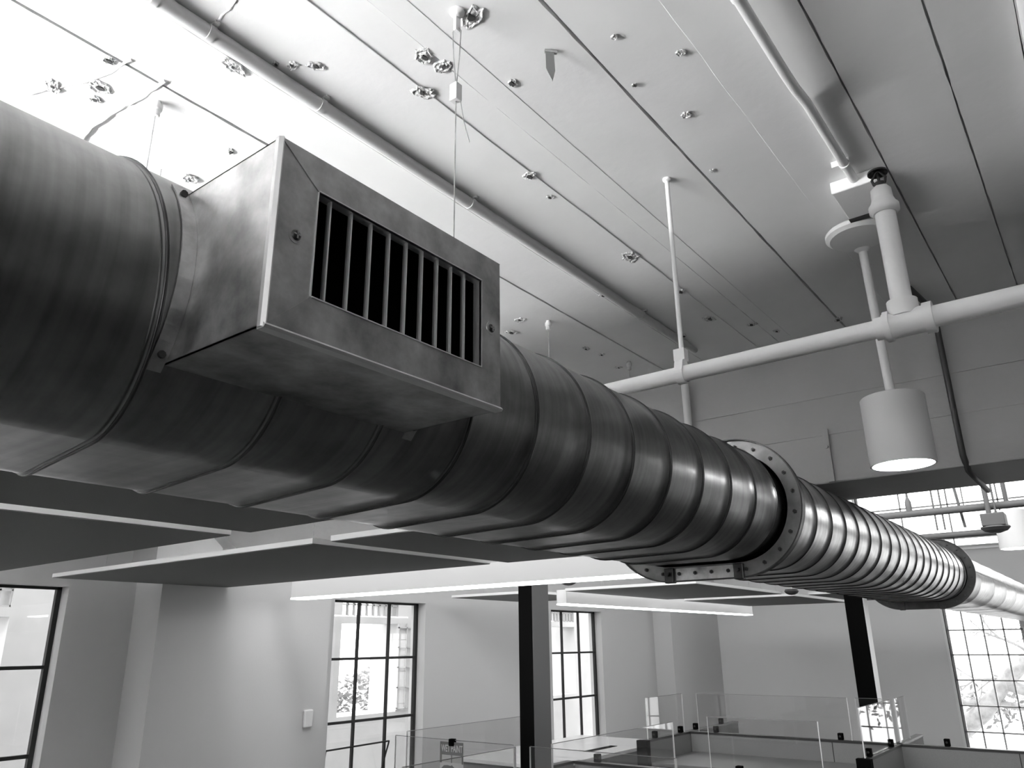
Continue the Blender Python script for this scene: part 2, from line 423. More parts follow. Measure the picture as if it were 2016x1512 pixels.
def spiral(x0, x1, xs0, pitch, rib=.0032, double=True):
    """one mesh: body and its helical lock seam. xs0: x of one seam at L=0"""
    st = [(0, rib * .1), (.010, rib), (.022, rib), (.030, rib * .1), (.034, 0), (.06, 0), (.25, .0001), (.5, .0002), (.75, .0001), (.955, 0), (.966, rib * .5), (.980, rib * .5), (.990, 0)]
    if not double: st = [(0, 0), (.02, rib), (.05, rib), (.08, 0), (.5, 0)]
    mb = MB(); k0 = math.floor((x0 - xs0) / pitch) - 1; k1 = math.ceil((x1 - xs0) / pitch) + 2
    rows_ = []
    for k in range(k0, k1):
        for s_, o in st:
            rows_.append((xs0 + (k + s_) * pitch, o))
    n = len(PERS); verts = []; 
    for xb, o in rows_:
        for L in PERS:
            x = xb - pitch * L / LPER + (pitch if L >= LPER else 0) * 0
            xx = min(max(x, x0), x1); y, z = oval(min(L, LPER - 1e-6), o if x0 < x < x1 else -.0005)
            verts.append((xx, y, z))
    fs = []
    for i in range(len(rows_) - 1):
        for j in range(n - 1):
            q = (i * n + j, (i + 1) * n + j, (i + 1) * n + j + 1, i * n + j + 1)
            xsq = [verts[t][0] for t in q]
            if max(xsq) - min(xsq) > 1e-5: fs.append(q)
    mb.add(verts, fs, True)
    # inner return so the ends are closed rings
    return mb
def lock_seam(x0, x1, xs0, pitch, r_=.0021, off=.0022):
    mb = MB(); k0 = math.floor((x0 - xs0) / pitch); k1 = math.ceil((x1 - xs0) / pitch) + 2
    # the helix climbs towards -x as L grows, so follow one winding after the other backwards
    path = []
    for k in range(k1 - 1, k0 - 1, -1):
        for L in PERS[:-1]:
            x = xs0 + k * pitch - pitch * L / LPER + pitch * .020
            if x0 + .004 < x < x1 - .004: path.append((x, *oval(L, off)))
    mb.tube(path, r_, 6); return mb
def oval_ring(x0, x1, o0, o1, seg=None):
    mb = MB(); n = len(PERS) - 1
    R0 = [oval(L, o0) for L in PERS[:-1]]; R1 = [oval(L, o1) for L in PERS[:-1]]
    vs = [(x0, *p) for p in R0] + [(x0, *p) for p in R1] + [(x1, *p) for p in R0] + [(x1, *p) for p in R1]
    fs = []
    for k in range(n):
        j = (k + 1) % n
        fs += [(k, n + k, n + j, j), (2 * n + k, 2 * n + j, 3 * n + j, 3 * n + k), (n + k, 3 * n + k, 3 * n + j, n + j), (k, j, 2 * n + j, 2 * n + k)]
    mb.add(vs, fs); return mb
def flange(xf, root, dark=False):
    f = part(oval_ring(xf - .003, xf + .003, -.001, .040), 'flange', M['galvf'] if not dark else M['galvd'], root)
    if not dark:
        fb_ = MB(); fb_.box(xf - .0045, xf - .0032, YC - A + .018, YC + A - .018, ZC - R - .038, ZC - R - .004); part(fb_, 'lit_flat_bar', M['galv2'], f)  # flat piece; the reflection on this face is put into its lighter steel
    lip = part(oval_ring(xf - .012, xf + .0035, .038, .0415), 'rim', M['galvd'], f)
    nb = 28
    for k in range(nb):
        L = LPER * (k + .35) / nb; y, z = oval(L, .019)
        b_ = MB(); b_.tube([(xf - .003, y, z), (xf - .0085, y, z)], .0055, 6); b_.tube([(xf - .0085, y, z), (xf - .013, y, z)], .003, 6)
        part(b_, 'bolt', M['galvd'], f)
    for y in (YC - A, YC + A):     # corner cleats at the ends of the flat underside
        b_ = MB(); zc = ZC - R; b_.box(xf - .016, xf + .005, y - .014, y + .014, zc - .044, zc - .002); b_.tube([(xf - .016, y, zc - .02), (xf - .026, y, zc - .02)], .006, 8)
        part(b_, 'corner_cleat', M['galvd'], f, .003)
    return f

F1, F2 = 2.10, 5.05
# near section with its grille box
near = empty('air_duct', (-1.0, YC, ZC)); tag(near, 'nearest dark flat-oval spiral duct section carrying the slotted grille box', 'duct', 'flat-oval spiral duct sections')
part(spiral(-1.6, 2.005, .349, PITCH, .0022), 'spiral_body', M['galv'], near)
part(lock_seam(-1.6, 2.005, .349, PITCH), 'lock_seam', M['galvd'], near)  # shade line beside the rib is put into the seam's dark colour
part(oval_ring(2.0, F1, -.022, -.012), 'collar', M['galvd'], near)  # shade in the stepped-in collar is put into its dark colour
flange(F1 - .0085, near)
mid = empty('air_duct', (F1, YC, ZC)); tag(mid, 'bright middle duct section with close seams between the two bolted flanges', 'duct', 'flat-oval spiral duct sections')
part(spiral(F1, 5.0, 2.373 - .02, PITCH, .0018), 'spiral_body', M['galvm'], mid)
part(lock_seam(F1 + .01, 5.0, 2.373 - .02, PITCH), 'lock_seam', M['galvd'], mid)
part(oval_ring(F1 + .0005, F1 + .0075, -.001, .040), 'flange', M['galvd'], mid)
part(oval_ring(4.99, F2, -.02, -.01), 'collar', M['galvd'], mid)
flange(F2 - .0085, mid, True)
far = empty('air_duct', (F2, YC, ZC)); tag(far, 'furthest smooth duct section running out of the picture at right', 'duct', 'flat-oval spiral duct sections')
fb = part(spiral(F2, XE - .01, F2 + .55, .62, .0022, False), 'round_seam_body', M['galv'], far)
fs_ = MB(); yy, zz = oval(math.pi * R / 2 + .02, .001); fs_.box(F2 + .02, XE - .02, yy - .002, yy + .002, zz - .004, zz + .004); part(fs_, 'lengthwise_seam', M['galv'], far)
part(oval_ring(F2 + .0005, F2 + .0075, -.001, .040), 'flange', M['galvd'], far)
# register box
X0, X1, Y0, Z0, Z1 = .3545, .684, .540, .262, .4535
YB = .745
box = MB(); t = .0015
box.box(X0, X0 + t, Y0 + .002, YB, Z0, Z1); box.box(X1 - t, X1, Y0 + .002, YB, Z0, Z1)
box.box(X0, X1, Y0 + .002, YB, Z0, Z0 + t); box.box(X0, X1, Y0 + .002, YB, Z1 - t, Z1)
reg = part(box, 'register_box', M['galv2'], near)
# dark lining inside the box
lin = MB(); lin.box(X0 + .004, X1 - .004, .655, .657, Z0 + .004, Z1 - .004)
lin.box(X0 + .004, X0 + .0045, .56, .655, Z0 + .004, Z1 - .004); lin.box(X1 - .0045, X1 - .004, .56, .655, Z0 + .004, Z1 - .004)
lin.box(X0 + .004, X1 - .004, .56, .655, Z0 + .004, Z0 + .0045); lin.box(X0 + .004, X1 - .004, .56, .655, Z1 - .0045, Z1 - .004)
part(lin, 'liner', M['black'], reg)
GX0, GX1, GZ0, GZ1 = .402, .6475, .306, .4165
yf = Y0 - .001; th = .0025
fp = MB()
fp.prism([(X0, yf, Z0), (GX0, yf, GZ0), (GX0, yf, GZ1), (X0, yf, Z1)], (0, th, 0))
part(fp, 'face_side_plate', M['galv2'], reg); fp = MB()
fp.prism([(X1, yf, Z0), (X1, yf, Z1), (GX1, yf, GZ1), (GX1, yf, GZ0)], (0, th, 0))
part(fp, 'face_side_plate', M['galv2'], reg)
fp = MB()
fp.prism([(X0, yf - .0008, Z0), (X1, yf - .0008, Z0), (GX1, yf - .0008, GZ0), (GX0, yf - .0008, GZ0)], (0, th, 0))
part(fp, 'face_rail_plate', M['galv2'], reg); fp = MB()
fp.prism([(X0, yf - .0008, Z1), (GX0, yf - .0008, GZ1), (GX1, yf - .0008, GZ1), (X1, yf - .0008, Z1)], (0, th, 0))
part(fp, 'face_rail_plate', M['galv2'], reg)
# returns around the slot
rt = MB()
for (a, c, z0_, z1_) in ((GX0 - .0012, GX0, GZ0, GZ1), (GX1, GX1 + .0012, GZ0, GZ1)): rt.box(a, c, yf - .001, yf + .012, z0_, z1_)
rt.box(GX0, GX1, yf - .002, yf + .012, GZ0 - .0012, GZ0); rt.box(GX0, GX1, yf - .002, yf + .012, GZ1, GZ1 + .0012)
part(rt, 'slot_return', M['edge'], reg)
# folded hems along the left and lower edges
hm = MB()
hm.prism([(X0 - .0015, yf + .006, Z0 - .001), (X0 - .0015, yf + .001, Z0 - .001), (X0 + .0015, yf - .0025, Z0 - .001), (X0 + .0035, yf - .0012, Z0 - .001), (X0 + .001, yf + .006, Z0 - .001)], (0, 0, Z1 - Z0 + .0015))
part(hm, 'corner_hem', M['edge'], reg)
hm = MB()
hm.prism([(X0, yf - .0012, Z0 + .003), (X0, yf - .004, Z0 + .0002), (X0, yf - .002, Z0 - .0022), (X0, yf + .008, Z0 - .0022), (X0, yf + .008, Z0)], (X1 - X0, 0, 0))
part(hm, 'lower_hem', M['edge'], reg)  # highlight along the lower edge is put into this brighter steel
# deflection bars, each a thin blade set a little inside the slot
nbar = 9
xsb = [.4165, .4412, .4655, .4895, .5135, .5375, .5615, .5845, .6085]
xsb = [GX0 + (GX1 - GX0) * v for v in (.075, .185, .295, .40, .505, .605, .705, .80, .895)]
for x in xsb:
    bb = MB()
    bb.prism([(x - .0009, yf + .0035, GZ0 - .001), (x + .0009, yf + .0035, GZ0 - .001), (x + .0012, yf + .006, GZ0 - .001), (x + .0006, yf + .0095, GZ0 - .001), (x - .0006, yf + .0095, GZ0 - .001), (x - .0012, yf + .006, GZ0 - .001)], (0, 0, GZ1 - GZ0 + .002))
    part(bb, 'deflection_bar', M['edge'], reg)
for x, z in ((.3800, .3600), (.6664, .3607)):
    sb = MB(); 
    sb.tube([(x, yf + .0005, z), (x, yf - .0012, z), (x, yf - .0026, z), (x, yf - .0030, z)], [.0058, .0052, .0035, .0012], 16)
    s0 = part(sb, 'screw', M['galvd'], reg); cr = MB(); cr.box(x - .004, x + .004, yf - .0036, yf - .0030, z - .0007, z + .0007); cr.box(x - .0007, x + .0007, yf - .0036, yf - .0030, z - .004, z + .004); cr.tube([(x, yf + .0004, z), (x, yf - .0006, z)], .0085, 18); part(cr, 'screw_washer', M['galv2'], reg)
sl = MB()
# mounting tabs where the box meets the round side
def saddle(xa, xb):
    tb = MB(); za, zb = Z0 - .006, Z1 + .006; n_ = 14; pts = []
    La = math.asin((za - ZC) / R) * R + math.pi / 2 * R; Lb = math.asin((zb - ZC) / R) * R + math.pi / 2 * R
    for k in range(n_ + 1): pts.append((oval(La + (Lb - La) * k / n_, .0005), oval(La + (Lb - La) * k / n_, .0025)))
    vs = []
    for (yi, zi), (yo, zo) in pts: vs += [(xa, yi, zi), (xa, yo, zo), (xb, yo, zo), (xb, yi, zi)]
    fs = []
    for k in range(n_):
        for q_ in range(4): fs.append((k * 4 + q_, k * 4 + (q_ + 1) % 4, (k + 1) * 4 + (q_ + 1) % 4, (k + 1) * 4 + q_))
    fs += [(0, 1, 2, 3), (n_ * 4 + 3, n_ * 4 + 2, n_ * 4 + 1, n_ * 4)]
    tb.add(vs, fs); part(tb, 'saddle_flange', M['galv2'], reg)
    for f_ in (.08, .92):
        y_, z_ = oval(La + (Lb - La) * f_, .003); xm = (xa + xb) / 2
        r_ = MB(); r_.tube([(xm, y_, z_), (xm, y_ - .003, z_)], .004, 8); part(r_, 'rivet', M['galvd'], reg)
saddle(X0 - .016, X0 - .0002); saddle(X1 + .0002, X1 + .016)

# ------------------------------------------------------------------ hanger wires on the duct
def anchor_wire(x, y, z1, label, dark=False):
    r_ = empty('hanger_wire', (x, y, H)); tag(r_, label, 'wire', 'thin wires hanging the duct from the slab')
    a = MB(); a.lathe((x, y, H), [(.0, .0), (.008, 0), (.008, -.006), (.012, -.008), (.0115, -.020), (.0085, -.023), (.0085, -.034), (.0065, -.036), (0, -.036)], 14)
    part(a, 'ceiling_anchor', M['galv2'] if dark else M['pipe'], r_)
    a = MB(); a.tube([(x, y, H - .03), (x, y, .56), (x, 1.135, .490)], .0011, 6); part(a, 'wire', M['galv2'], r_)
anchor_wire(.568 * H, 1.286 * H, .40, 'thin hanger wire with a small white ceiling anchor above the left end of the duct')
anchor_wire(1.917 * H, 1.31 * H, .40, 'thin hanger wire with a bright anchor just right of the grille box')
anchor_wire(2.423 * H, 1.294 * H, .40, 'thin hanger wire with a dark anchor just above the sprinkler pipe', True)
# looped wire with a clamp
x, y = .757 * H, .683 * H
lw = empty('hanger_wire', (x, y, H)); tag(lw, 'looped hanger cable with a square clamp and loose tail above the grille box', 'wire', 'thin wires hanging the duct from the slab')
a = MB(); a.lathe((x, y, H), [(0, 0), (.014, 0), (.014, -.004), (.006, -.008), (.006, -.016), (.0, -.016)], 12); a.box(x - .006, x + .006, y - .003, y + .003, H - .045, H - .012)
part(a, 'ceiling_bracket', M['pipe'], lw)
CZ = H - .165
a = MB(); a.tube([(x, y, CZ), (x - .002, y + .005, H - .10), (x - .003, y + .007, H - .045), (x, y, H - .033), (x + .003, y - .007, H - .045), (x + .002, y - .005, H - .10), (x, y, CZ)], .0011, 6, True)
part(a, 'wire_loop', M['galv2'], lw)
a = MB(); a.tube([(x, y, CZ), (x, y, .49)], .0012, 6); part(a, 'wire', M['galv2'], lw)
a = MB(); a.tube([(x + .002, y - .003, CZ), (x + .01, y - .010, CZ - .07), (x + .018, y - .016, CZ - .11)], .0009, 6); part(a, 'wire_tail', M['galv2'], lw)
a = MB(); a.box(x - .008, x + .007, y - .008, y + .008, CZ - .030, CZ + .004); part(a, 'clamp', M['lampmetal'], lw, .001)

# ------------------------------------------------------------------ things fixed to the slab
def pipe_between(name, pts, r, mat, label, cat, group=None):
    a = MB(); a.tube(pts, r, 16); o = single(a, name, mat, pts[0]); tag(o, label, cat, group); return o
# strut and pipe along the board edge
yc = 1.035 * H
st = empty('ceiling_pipe', (-.2, yc, H)); tag(st, 'long straight pipe tight under the ceiling behind the grille box', 'pipe')
a = MB(); a.tube([(-3.5, yc, H - .0145), (2.36 * H, yc, H - .0145)], .0145, 18); a.tube([(2.36 * H, yc, H - .0145), (2.44 * H, yc, H - .0145)], .010, 12); part(a, 'pipe_run', M['gpipe'], st)
for xx in (.40, .46, .565, .82, 1.30, 2.20):
    a = MB(); a.tube([(xx - .006, yc, H - .0145), (xx + .006, yc, H - .0145)], .0165, 18); a.box(xx - .005, xx + .005, yc - .025, yc - .012, H - .006, H - .001)
    part(a, 'pipe_strap', M['gpipe'], st)
# conduit to the junction box
cz = H - .035; cy = .316
cp = [(-.5, cy, cz), (1.30, cy, cz), (1.36, cy, cz + .004), (1.44, cy, H - .016), (1.84, cy, H - .014)]
cd_ = empty('electrical_conduit', (0, cy, cz)); tag(cd_, 'bent white conduit running to the junction box at upper right', 'conduit')
a = MB(); a.tube(cp, .0105, 14); part(a, 'conduit_run', M['pipe'], cd_)
for xx in (1.06, 1.72):
    a = MB(); a.box(xx - .006, xx + .006, cy - .012, cy + .028, H - .016, H - .001); a.tube([(xx - .006, cy, cz if xx < 1.3 else H - .015), (xx + .006, cy, cz if xx < 1.3 else H - .015)], .0125, 14); part(a, 'conduit_clip', M['pipe'], cd_)
# white pipe at the right margin
pipe_between('ceiling_pipe', [(-.5, -.083, H - .024), (BX0, -.083, H - .024)], .021, M['pipe'], 'white pipe under the ceiling at the upper right corner', 'pipe')
# flat metal tab hanging from slab
hx, hy = 1.00, .655
tb = empty('metal_tab', (hx, hy, H)); tag(tb, 'bent grey metal tab sticking down from the bare ceiling at top centre', 'bracket')
a = MB(); a.prism([(hx - .012, hy + .010, H - .002), (hx + .006, hy - .006, H - .002), (hx + .006, hy - .006, H - .008), (hx - .012, hy + .010, H - .008)], (.004, .004, 0)); part(a, 'fixing_lug', M['galv2'], tb)
a = MB(); a.prism([(hx - .010, hy + .010, H - .004), (hx + .002, hy - .001, H - .004), (hx + .003, hy - .002, H - .050), (hx - .001, hy + .002, H - .075), (hx - .010, hy + .010, H - .045)], (.0012, .0012, 0)); part(a, 'blade', M['tabm'], tb)

# sprinkler pipe with tee, riser, upright head
px, pz = 1.5328, .572
PR = .0195
sp = empty('sprinkler_pipe', (px, .2, pz)); tag(sp, 'white sprinkler branch pipe crossing above the duct, with a riser', 'pipe')
a = MB(); a.tube([(px, 1.9, pz), (px, .257, pz)], PR * .93, 20); a.tube([(px, .186, pz), (px, -4.6, pz)], PR * 1.06, 20); part(a, 'pipe_run', M['pipe'], sp)
ry = .2235
a = MB(); a.tube([(px, .262, pz), (px, .184, pz)], PR * 1.32, 24); part(a, 'tee_body', M['pipe'], sp, )
for y0_, y1_ in ((.277, .262), (.259, .249), (.190, .174)):
    a = MB(); a.tube([(px, y0_, pz), (px, y1_, pz)], PR * (1.55 if y0_ < .27 else 1.15), 24); part(a, 'coupling_ring', M['pipe'], sp)
a = MB(); a.tube([(px, ry, pz + .012), (px, ry, pz + .045)], PR * 1.42, 24); part(a, 'coupling_ring', M['pipe'], sp)
a = MB(); a.tube([(px, ry, pz + .04), (px, ry, .815)], PR * 1.0, 24); part(a, 'riser', M['pipe'], sp)
a = MB(); a.tube([(px, ry, .808), (px, ry, .814), (px, ry, .826), (px, ry, .832), (px, ry, .842)], [.0225, .0285, .0285, .024, .0205], 24)
a.tube([(px, ry, .842), (px, ry, .866), (px, ry, .870)], [.0205, .0195, .014], 6); part(a, 'reducer', M['pipe'], sp)
hd = MB(); hd.tube([(px, ry, .868), (px, ry, .880)], .011, 12)
hd.tube([(px, ry - .010, .878), (px, ry - .013, .890), (px, ry - .005, .904), (px, ry, .907)], .0028, 8)
hd.tube([(px, ry + .010, .878), (px, ry + .013, .890), (px, ry + .005, .904), (px, ry, .907)], .0028, 8)
hd.tube([(px, ry, .880), (px, ry, .904)], .0030, 8)
hd.lathe((px, ry, .907), [(0, .002), (.012, .002), (.019, -.001), (.0195, -.005), (.018, -.005), (.012, 0), (0, 0)], 24)
part(hd, 'sprinkler_head', M['galvd'], sp)
# pipe hanger rod
rx, ry2 = 1.5328, .683
hr = empty('pipe_hanger', (rx, ry2, H)); tag(hr, 'threaded rod hanger with a strap loop holding the sprinkler pipe', 'hanger')
a = MB(); a.lathe((rx, ry2, H), [(0, 0), (.010, 0), (.010, -.006), (.005, -.010), (0, -.010)], 10); part(a, 'ceiling_anchor', M['pipe'], hr)
a = MB(); a.tube([(rx, ry2, H - .005), (rx, ry2, pz + .05)], .0055, 10); part(a, 'rod', M['pipe'], hr)
a = MB(); n = 22; ring = []
for k in range(n + 1):
    t_ = -math.pi / 2 + 2 * math.pi * k / n; ring.append((math.cos(t_), math.sin(t_)))
for k in range(n):
    (c0, s0_), (c1, s1_) = ring[k], ring[k + 1]; ra, rb_ = PR + .001, PR + .0035
    def PP(c, s, r__): return (rx + c * r__ * (1.0 if s < .4 else .8), ry2, pz + s * r__ * (1 if s < .4 else 1.7))
    a.prism([PP(c0, s0_, ra), PP(c1, s1_, ra), PP(c1, s1_, rb_), PP(c0, s0_, rb_)], (0, .020, 0))
a.box(rx - .011, rx + .011, ry2 - .004, ry2 + .022, pz + .030, pz + .058)
a.v = [(v[0], v[1] - .006, v[2]) for v in a.v]
part(a, 'strap_loop', M['pipe'], hr)

# pendant lights
def pendant(x, y, z0, z1, r_, label, lens=True):
    p = empty('pendant_light', (x, y, H)); tag(p, label, 'lamp', 'white cylinder pendant lights')
    return p
FXx, FXy = 1.888 / .93 * .93 * 1.0, .315
FXx, FXy = 2.168, .383
pl = empty('pendant_light', (FXx, FXy, H)); tag(pl, 'lit white cylinder pendant light hanging beside the sprinkler riser', 'lamp', 'white cylinder pendant lights')
a = MB(); a.box(1.80, 1.955, .262, .372, H - .034, H - .001); part(a, 'junction_box', M['pipe'], pl, .003)
a = MB(); a.box(1.955, 1.975, .262, .372, H - .034, H - .014); part(a, 'gasket', M['crack'], pl)
cxp, cyp = 2.06, .375
a = MB(); a.lathe((cxp, cyp, H), [(0, -.018), (.078, -.018), (.084, -.024), (.084, -.034), (.074, -.042), (.02, -.046), (0, -.046)], 36); part(a, 'canopy', M['pipe'], pl)
a = MB(); a.lathe((FXx - .04, FXy, H), [(0, -.038), (.022, -.042), (.010, -.054), (0, -.054)], 16); part(a, 'swivel', M['pipe'], pl)
a = MB(); a.tube([(FXx - .04, FXy, H - .045), (FXx, FXy, .61)], .0115, 14); part(a, 'stem', M['pipe'], pl)
ZT, ZBm, RF = .612, .428, .079
def can(x, y, zt, zb, rf, root, mt):
    a = MB(); a.lathe((x, y, 0), [(0, zt), (rf - .004, zt), (rf, zt - .004), (rf, zb), (rf - .005, zb), (rf - .006, zb + .010)], 48); part(a, 'housing', mt, root)
    a = MB(); a.lathe((x, y, 0), [(0, zb + .010), (rf - .006, zb + .010)], 48); part(a, 'lens', M['lamp'], root)
can(FXx, FXy, ZT, ZBm, RF, pl, M['lampmetal'])
p2 = empty('pendant_light', (4.95, .40, HU)); tag(p2, 'lit cylinder pendant light beyond the beam at the right edge', 'lamp', 'white cylinder pendant lights')
can(4.95, .40, .655, .455, .079, p2, M['lampmetal'])
a = MB(); a.tube([(4.95, .40, HU - .03), (4.95, .40, .65)], .011, 12); part(a, 'stem', M['pipe'], p2)
a = MB(); a.lathe((4.95, .40, HU), [(0, 0), (.08, 0), (.08, -.02), (0, -.03)], 24); part(a, 'canopy', M['pipe'], p2)

# conduit down the face of the beam and under it
pipe_between('electrical_conduit', [(2.56, .345, H - .012), (2.74, .322, H - .02), (2.79, .318, H - .045), (2.802, .318, 1.0), (2.802, .318, .60), (2.805, .318, .56), (2.84, .315, .515), (2.90, .31, .505), (3.22, .31, .505)], .0095, M['col'],
             'grey conduit dropping down the beam face right of the pendant light', 'conduit')
pipe_between('electrical_conduit', [(2.795, 1.245, 1.0), (2.795, 1.243, .545)], .0155, M['pipe'], 'short white vertical pipe on the beam above the duct', 'conduit')
a = MB(); a.box(BX0 - .012, BX0 - .001, .722, .742, .53, .72); a.tube([(BX0 - .012, .732, .655), (BX0 - .018, .732, .655)], .006, 8)
o = single(a, 'strut_bracket', M['beam'], (BX0, .73, .53)); tag(o, 'short vertical strut bracket on the beam above the flange', 'bracket')

# pipes and hangers beyond the beam
def hbar(z, x, r_, label):
    return pipe_between('strut_pipe', [(x, 1.35, z), (x, -4.6, z)], r_, M['gcol'], label, 'pipe', 'horizontal pipes beyond the beam')
hbar(.627, 4.5, .019, 'upper grey horizontal pipe in front of the clerestory')
hbar(.569, 5.10, .018, 'lower grey horizontal pipe in front of the clerestory')
def vrod(x, y, z0, r_, label, buckle=None):
    e_ = empty('hanger_rod', (x, y, HU)); tag(e_, label, 'rod', 'rods hanging behind the beam')
    a = MB(); a.tube([(x, y, HU), (x, y, z0)], r_, 8); part(a, 'rod', M['gcol'], e_)
    if buckle:
        a = MB(); a.tube([(x, y, z0), (x, y, z0 + .02), (x, y, z0 + .05), (x, y, z0 + .075)], [r_ * 2.6, r_ * 2.8, r_ * 2.6, r_], 10); part(a, 'turnbuckle', M['gcol'], e_)
vrod(4.5, .806, .64, .006, 'hanger rod with turnbuckle, leftmost behind the beam', True)
vrod(4.5, .690, .53, .0045, 'left rod of the close pair behind the beam')
vrod(4.5, .655, .53, .0045, 'right rod of the close pair behind the beam')
vrod(4.5, .552, .64, .003, 'thin rod between the pair and the dark conduit')
vrod(4.45, .445, .56, .012, 'thick dark rod carrying the sensor box')
vrod(4.45, .415, .56, .005, 'thin rod tight beside the thick dark rod')
vrod(4.6, .375, .64, .010, 'grey rod nearest the second pendant light')
pipe_between('electrical_conduit', [(4.55, .64, 1.3), (4.55, .585, .72), (4.55, .575, .60), (4.55, .57, .54)], .007, M['gcol'], 'slanting grey conduit beside the pair of rods', 'conduit')
e_ = empty('ceiling_sensor', (4.4, .44, .56)); tag(e_, 'dark square sensor box with a shallow dish, hanging before the second pendant light', 'sensor')
a = MB(); a.box(4.35, 4.46, .375, .475, .515, .575); part(a, 'box', M['gcol'], e_, .004)
a = MB(); a.lathe((4.405, .425, .515), [(0, 0), (.062, 0), (.064, -.006), (.05, -.020), (.02, -.030), (0, -.031)], 28); part(a, 'dish', M['gcol'], e_)

# ------------------------------------------------------------------ acoustic clouds
def cloud(x0, x1, y0, y1, label, z=.44, hang=H, t=.026, smoke=False):
    r_ = empty('acoustic_panel', ((x0 + x1) / 2, (y0 + y1) / 2, z)); tag(r_, label, 'ceiling panel', 'grey acoustic panels hung below the ceiling')
    a = MB(); a.box(x0 + .003, x1 - .003, y0 + .003, y1 - .003, z, z + .004); part(a, 'felt_face', M['felt'], r_)
    a = MB(); a.box(x0, x1, y0, y1, z + .0035, z + t); part(a, 'edge_board', M['white'], r_)
    for xx in (x0 + .2, x1 - .2):
        for yy_ in (y0 + .25, y1 - .25):
            a = MB(); a.tube([(xx, yy_, z + t), (xx, yy_, hang)], .0012, 5); part(a, 'suspension_wire', M['galv2'], r_)
cloud(.545, 1.77, 2.76, 5.20, 'large grey acoustic panel in the far row at the left edge', z=.42)
cloud(2.155, 3.38, 2.74, 5.245, 'large grey acoustic panel below the duct, just before the long light bar', z=.42)
cloud(.545, 1.77, 1.36, 2.63, 'grey acoustic panel in the near row, left, tucked behind the duct', z=.42)
cloud(2.155, 3.38, 1.36, 2.62, 'grey acoustic panel in the near row under the middle of the duct', z=.42)
cloud(5.90, 7.10, 4.30, 5.28, 'small grey panel sliver beside the steel column', hang=HU)
cloud(5.90, 7.88, 2.68, 3.93, 'grey acoustic panel above the short light bar, near the flange', hang=HU)
cloud(8.30, 10.25, 2.70, 3.93, 'furthest grey acoustic panel, before the end wall', hang=HU)
cloud(8.20, 9.9, 1.55, 2.52, 'grey panel close under the seamed duct, right of the flange', hang=HU)
for (x, y, lb) in ((5.26, 3.47, 'small dark dome speaker beside the top of the steel column'), (8.0, 2.62, 'small dark dome speaker in the gap between far panels')):
    e_ = empty('dome_speaker', (x, y, .47)); tag(e_, lb, 'speaker', 'small dome speakers')
    a = MB(); a.lathe((x, y, .47), [(0, .02), (.06, .02), (.07, 0), (.055, -.02), (.03, -.032), (0, -.036)], 20); part(a, 'dome', M['col'], e_)
    a = MB(); a.tube([(x, y, .49), (x, y, HU)], .004, 6); part(a, 'stem', M['pipe'], e_)

# ------------------------------------------------------------------ linear lights
def linear(x0, x1, y0, y1, z0, z1, label, hang, up=None, dark=False):
    r_ = empty('linear_light', ((x0 + x1) / 2, (y0 + y1) / 2, z0)); tag(r_, label, 'lamp', 'white linear light bars')
    along_y = (y1 - y0) > (x1 - x0); e = .002
    a = MB()
    if along_y: a.box(x0 + .004, x1 - .004, y0 + .004, y1 - .004, z0 + .012, (z1 - up[2] - .001))
    else: a.box(x0 + .004, x1 - .004, y0 + .004, y1 - .004, z0 + .012, (z1 - up[2] - .001))
    part(a, 'housing', M['white'], r_)
    a = MB()
    if along_y: a.box(x0, x0 + .004, y0, y1, z0 + .012, z1 - (.034 if dark else 0)); a.box(x1 - .004, x1, y0, y1, z0 + .012, z1)
    else: a.box(x0, x1, y0, y0 + .004, z0 + .012, z1); a.box(x0, x1, y1 - .004, y1, z0 + .012, z1)
    part(a, 'side_lens', M['lens'], r_)
    a = MB()
    if along_y: a.box(x0, x1, y0, y0 + .0035, z0 + .012, z1); a.box(x0, x1, y1 - .0035, y1, z0 + .012, z1)
    else: a.box(x0, x0 + .0035, y0, y1, z0 + .012, z1); a.box(x1 - .0035, x1, y0, y1, z0 + .012, z1)
    part(a, 'end_cap', M['white'], r_)
    a = MB(); a.box(x0, x1, y0, y1, z0, z0 + .012); part(a, 'led_strip', M['led'], r_)
    if up:
        a = MB()
        if along_y: a.box(x0 + up[0], x0 + up[1], y0 + .02, y1 - .02, z1 - up[2] - .001, z1 - up[2])
        else: a.box(x0 + .02, x1 - .02, y0 + up[0], y0 + up[1], z1 - up[2] - .001, z1 - up[2])
        part(a, 'uplight_strip', up[3], r_)
    n = 3
    for k in range(n):
        a = MB(); q = (k + .5) / n
        if along_y: xx, yy_ = (x0 + x1) / 2, y0 + (y1 - y0) * q
        else: xx, yy_ = x0 + (x1 - x0) * q, (y0 + y1) / 2
        a.tube([(xx, yy_, z1 - .01), (xx, yy_, hang)], .0014, 5); part(a, 'suspension_wire', M['galv2'], r_)
M['up2'] = mat_emit('led_uplight_soft', .9, 14.0)
linear(3.73, 3.85, 1.92, 4.95, .335, .475, 'long white light bar crossing below the panels', HU, up=(.02, .10, .012, M['up2']))
linear(6.07, 10.6, 4.03, 4.14, .335, .469, 'short light bar receding right of the steel column', HU, up=(.02, .09, .012, M['up2']))
linear(-1.24, -1.10, 1.30, 4.9, .13, .25, 'light bar outside the picture at left, over the shoulder of the camera', H, up=(.018, .028, .029, M['uplight']), dark=True)

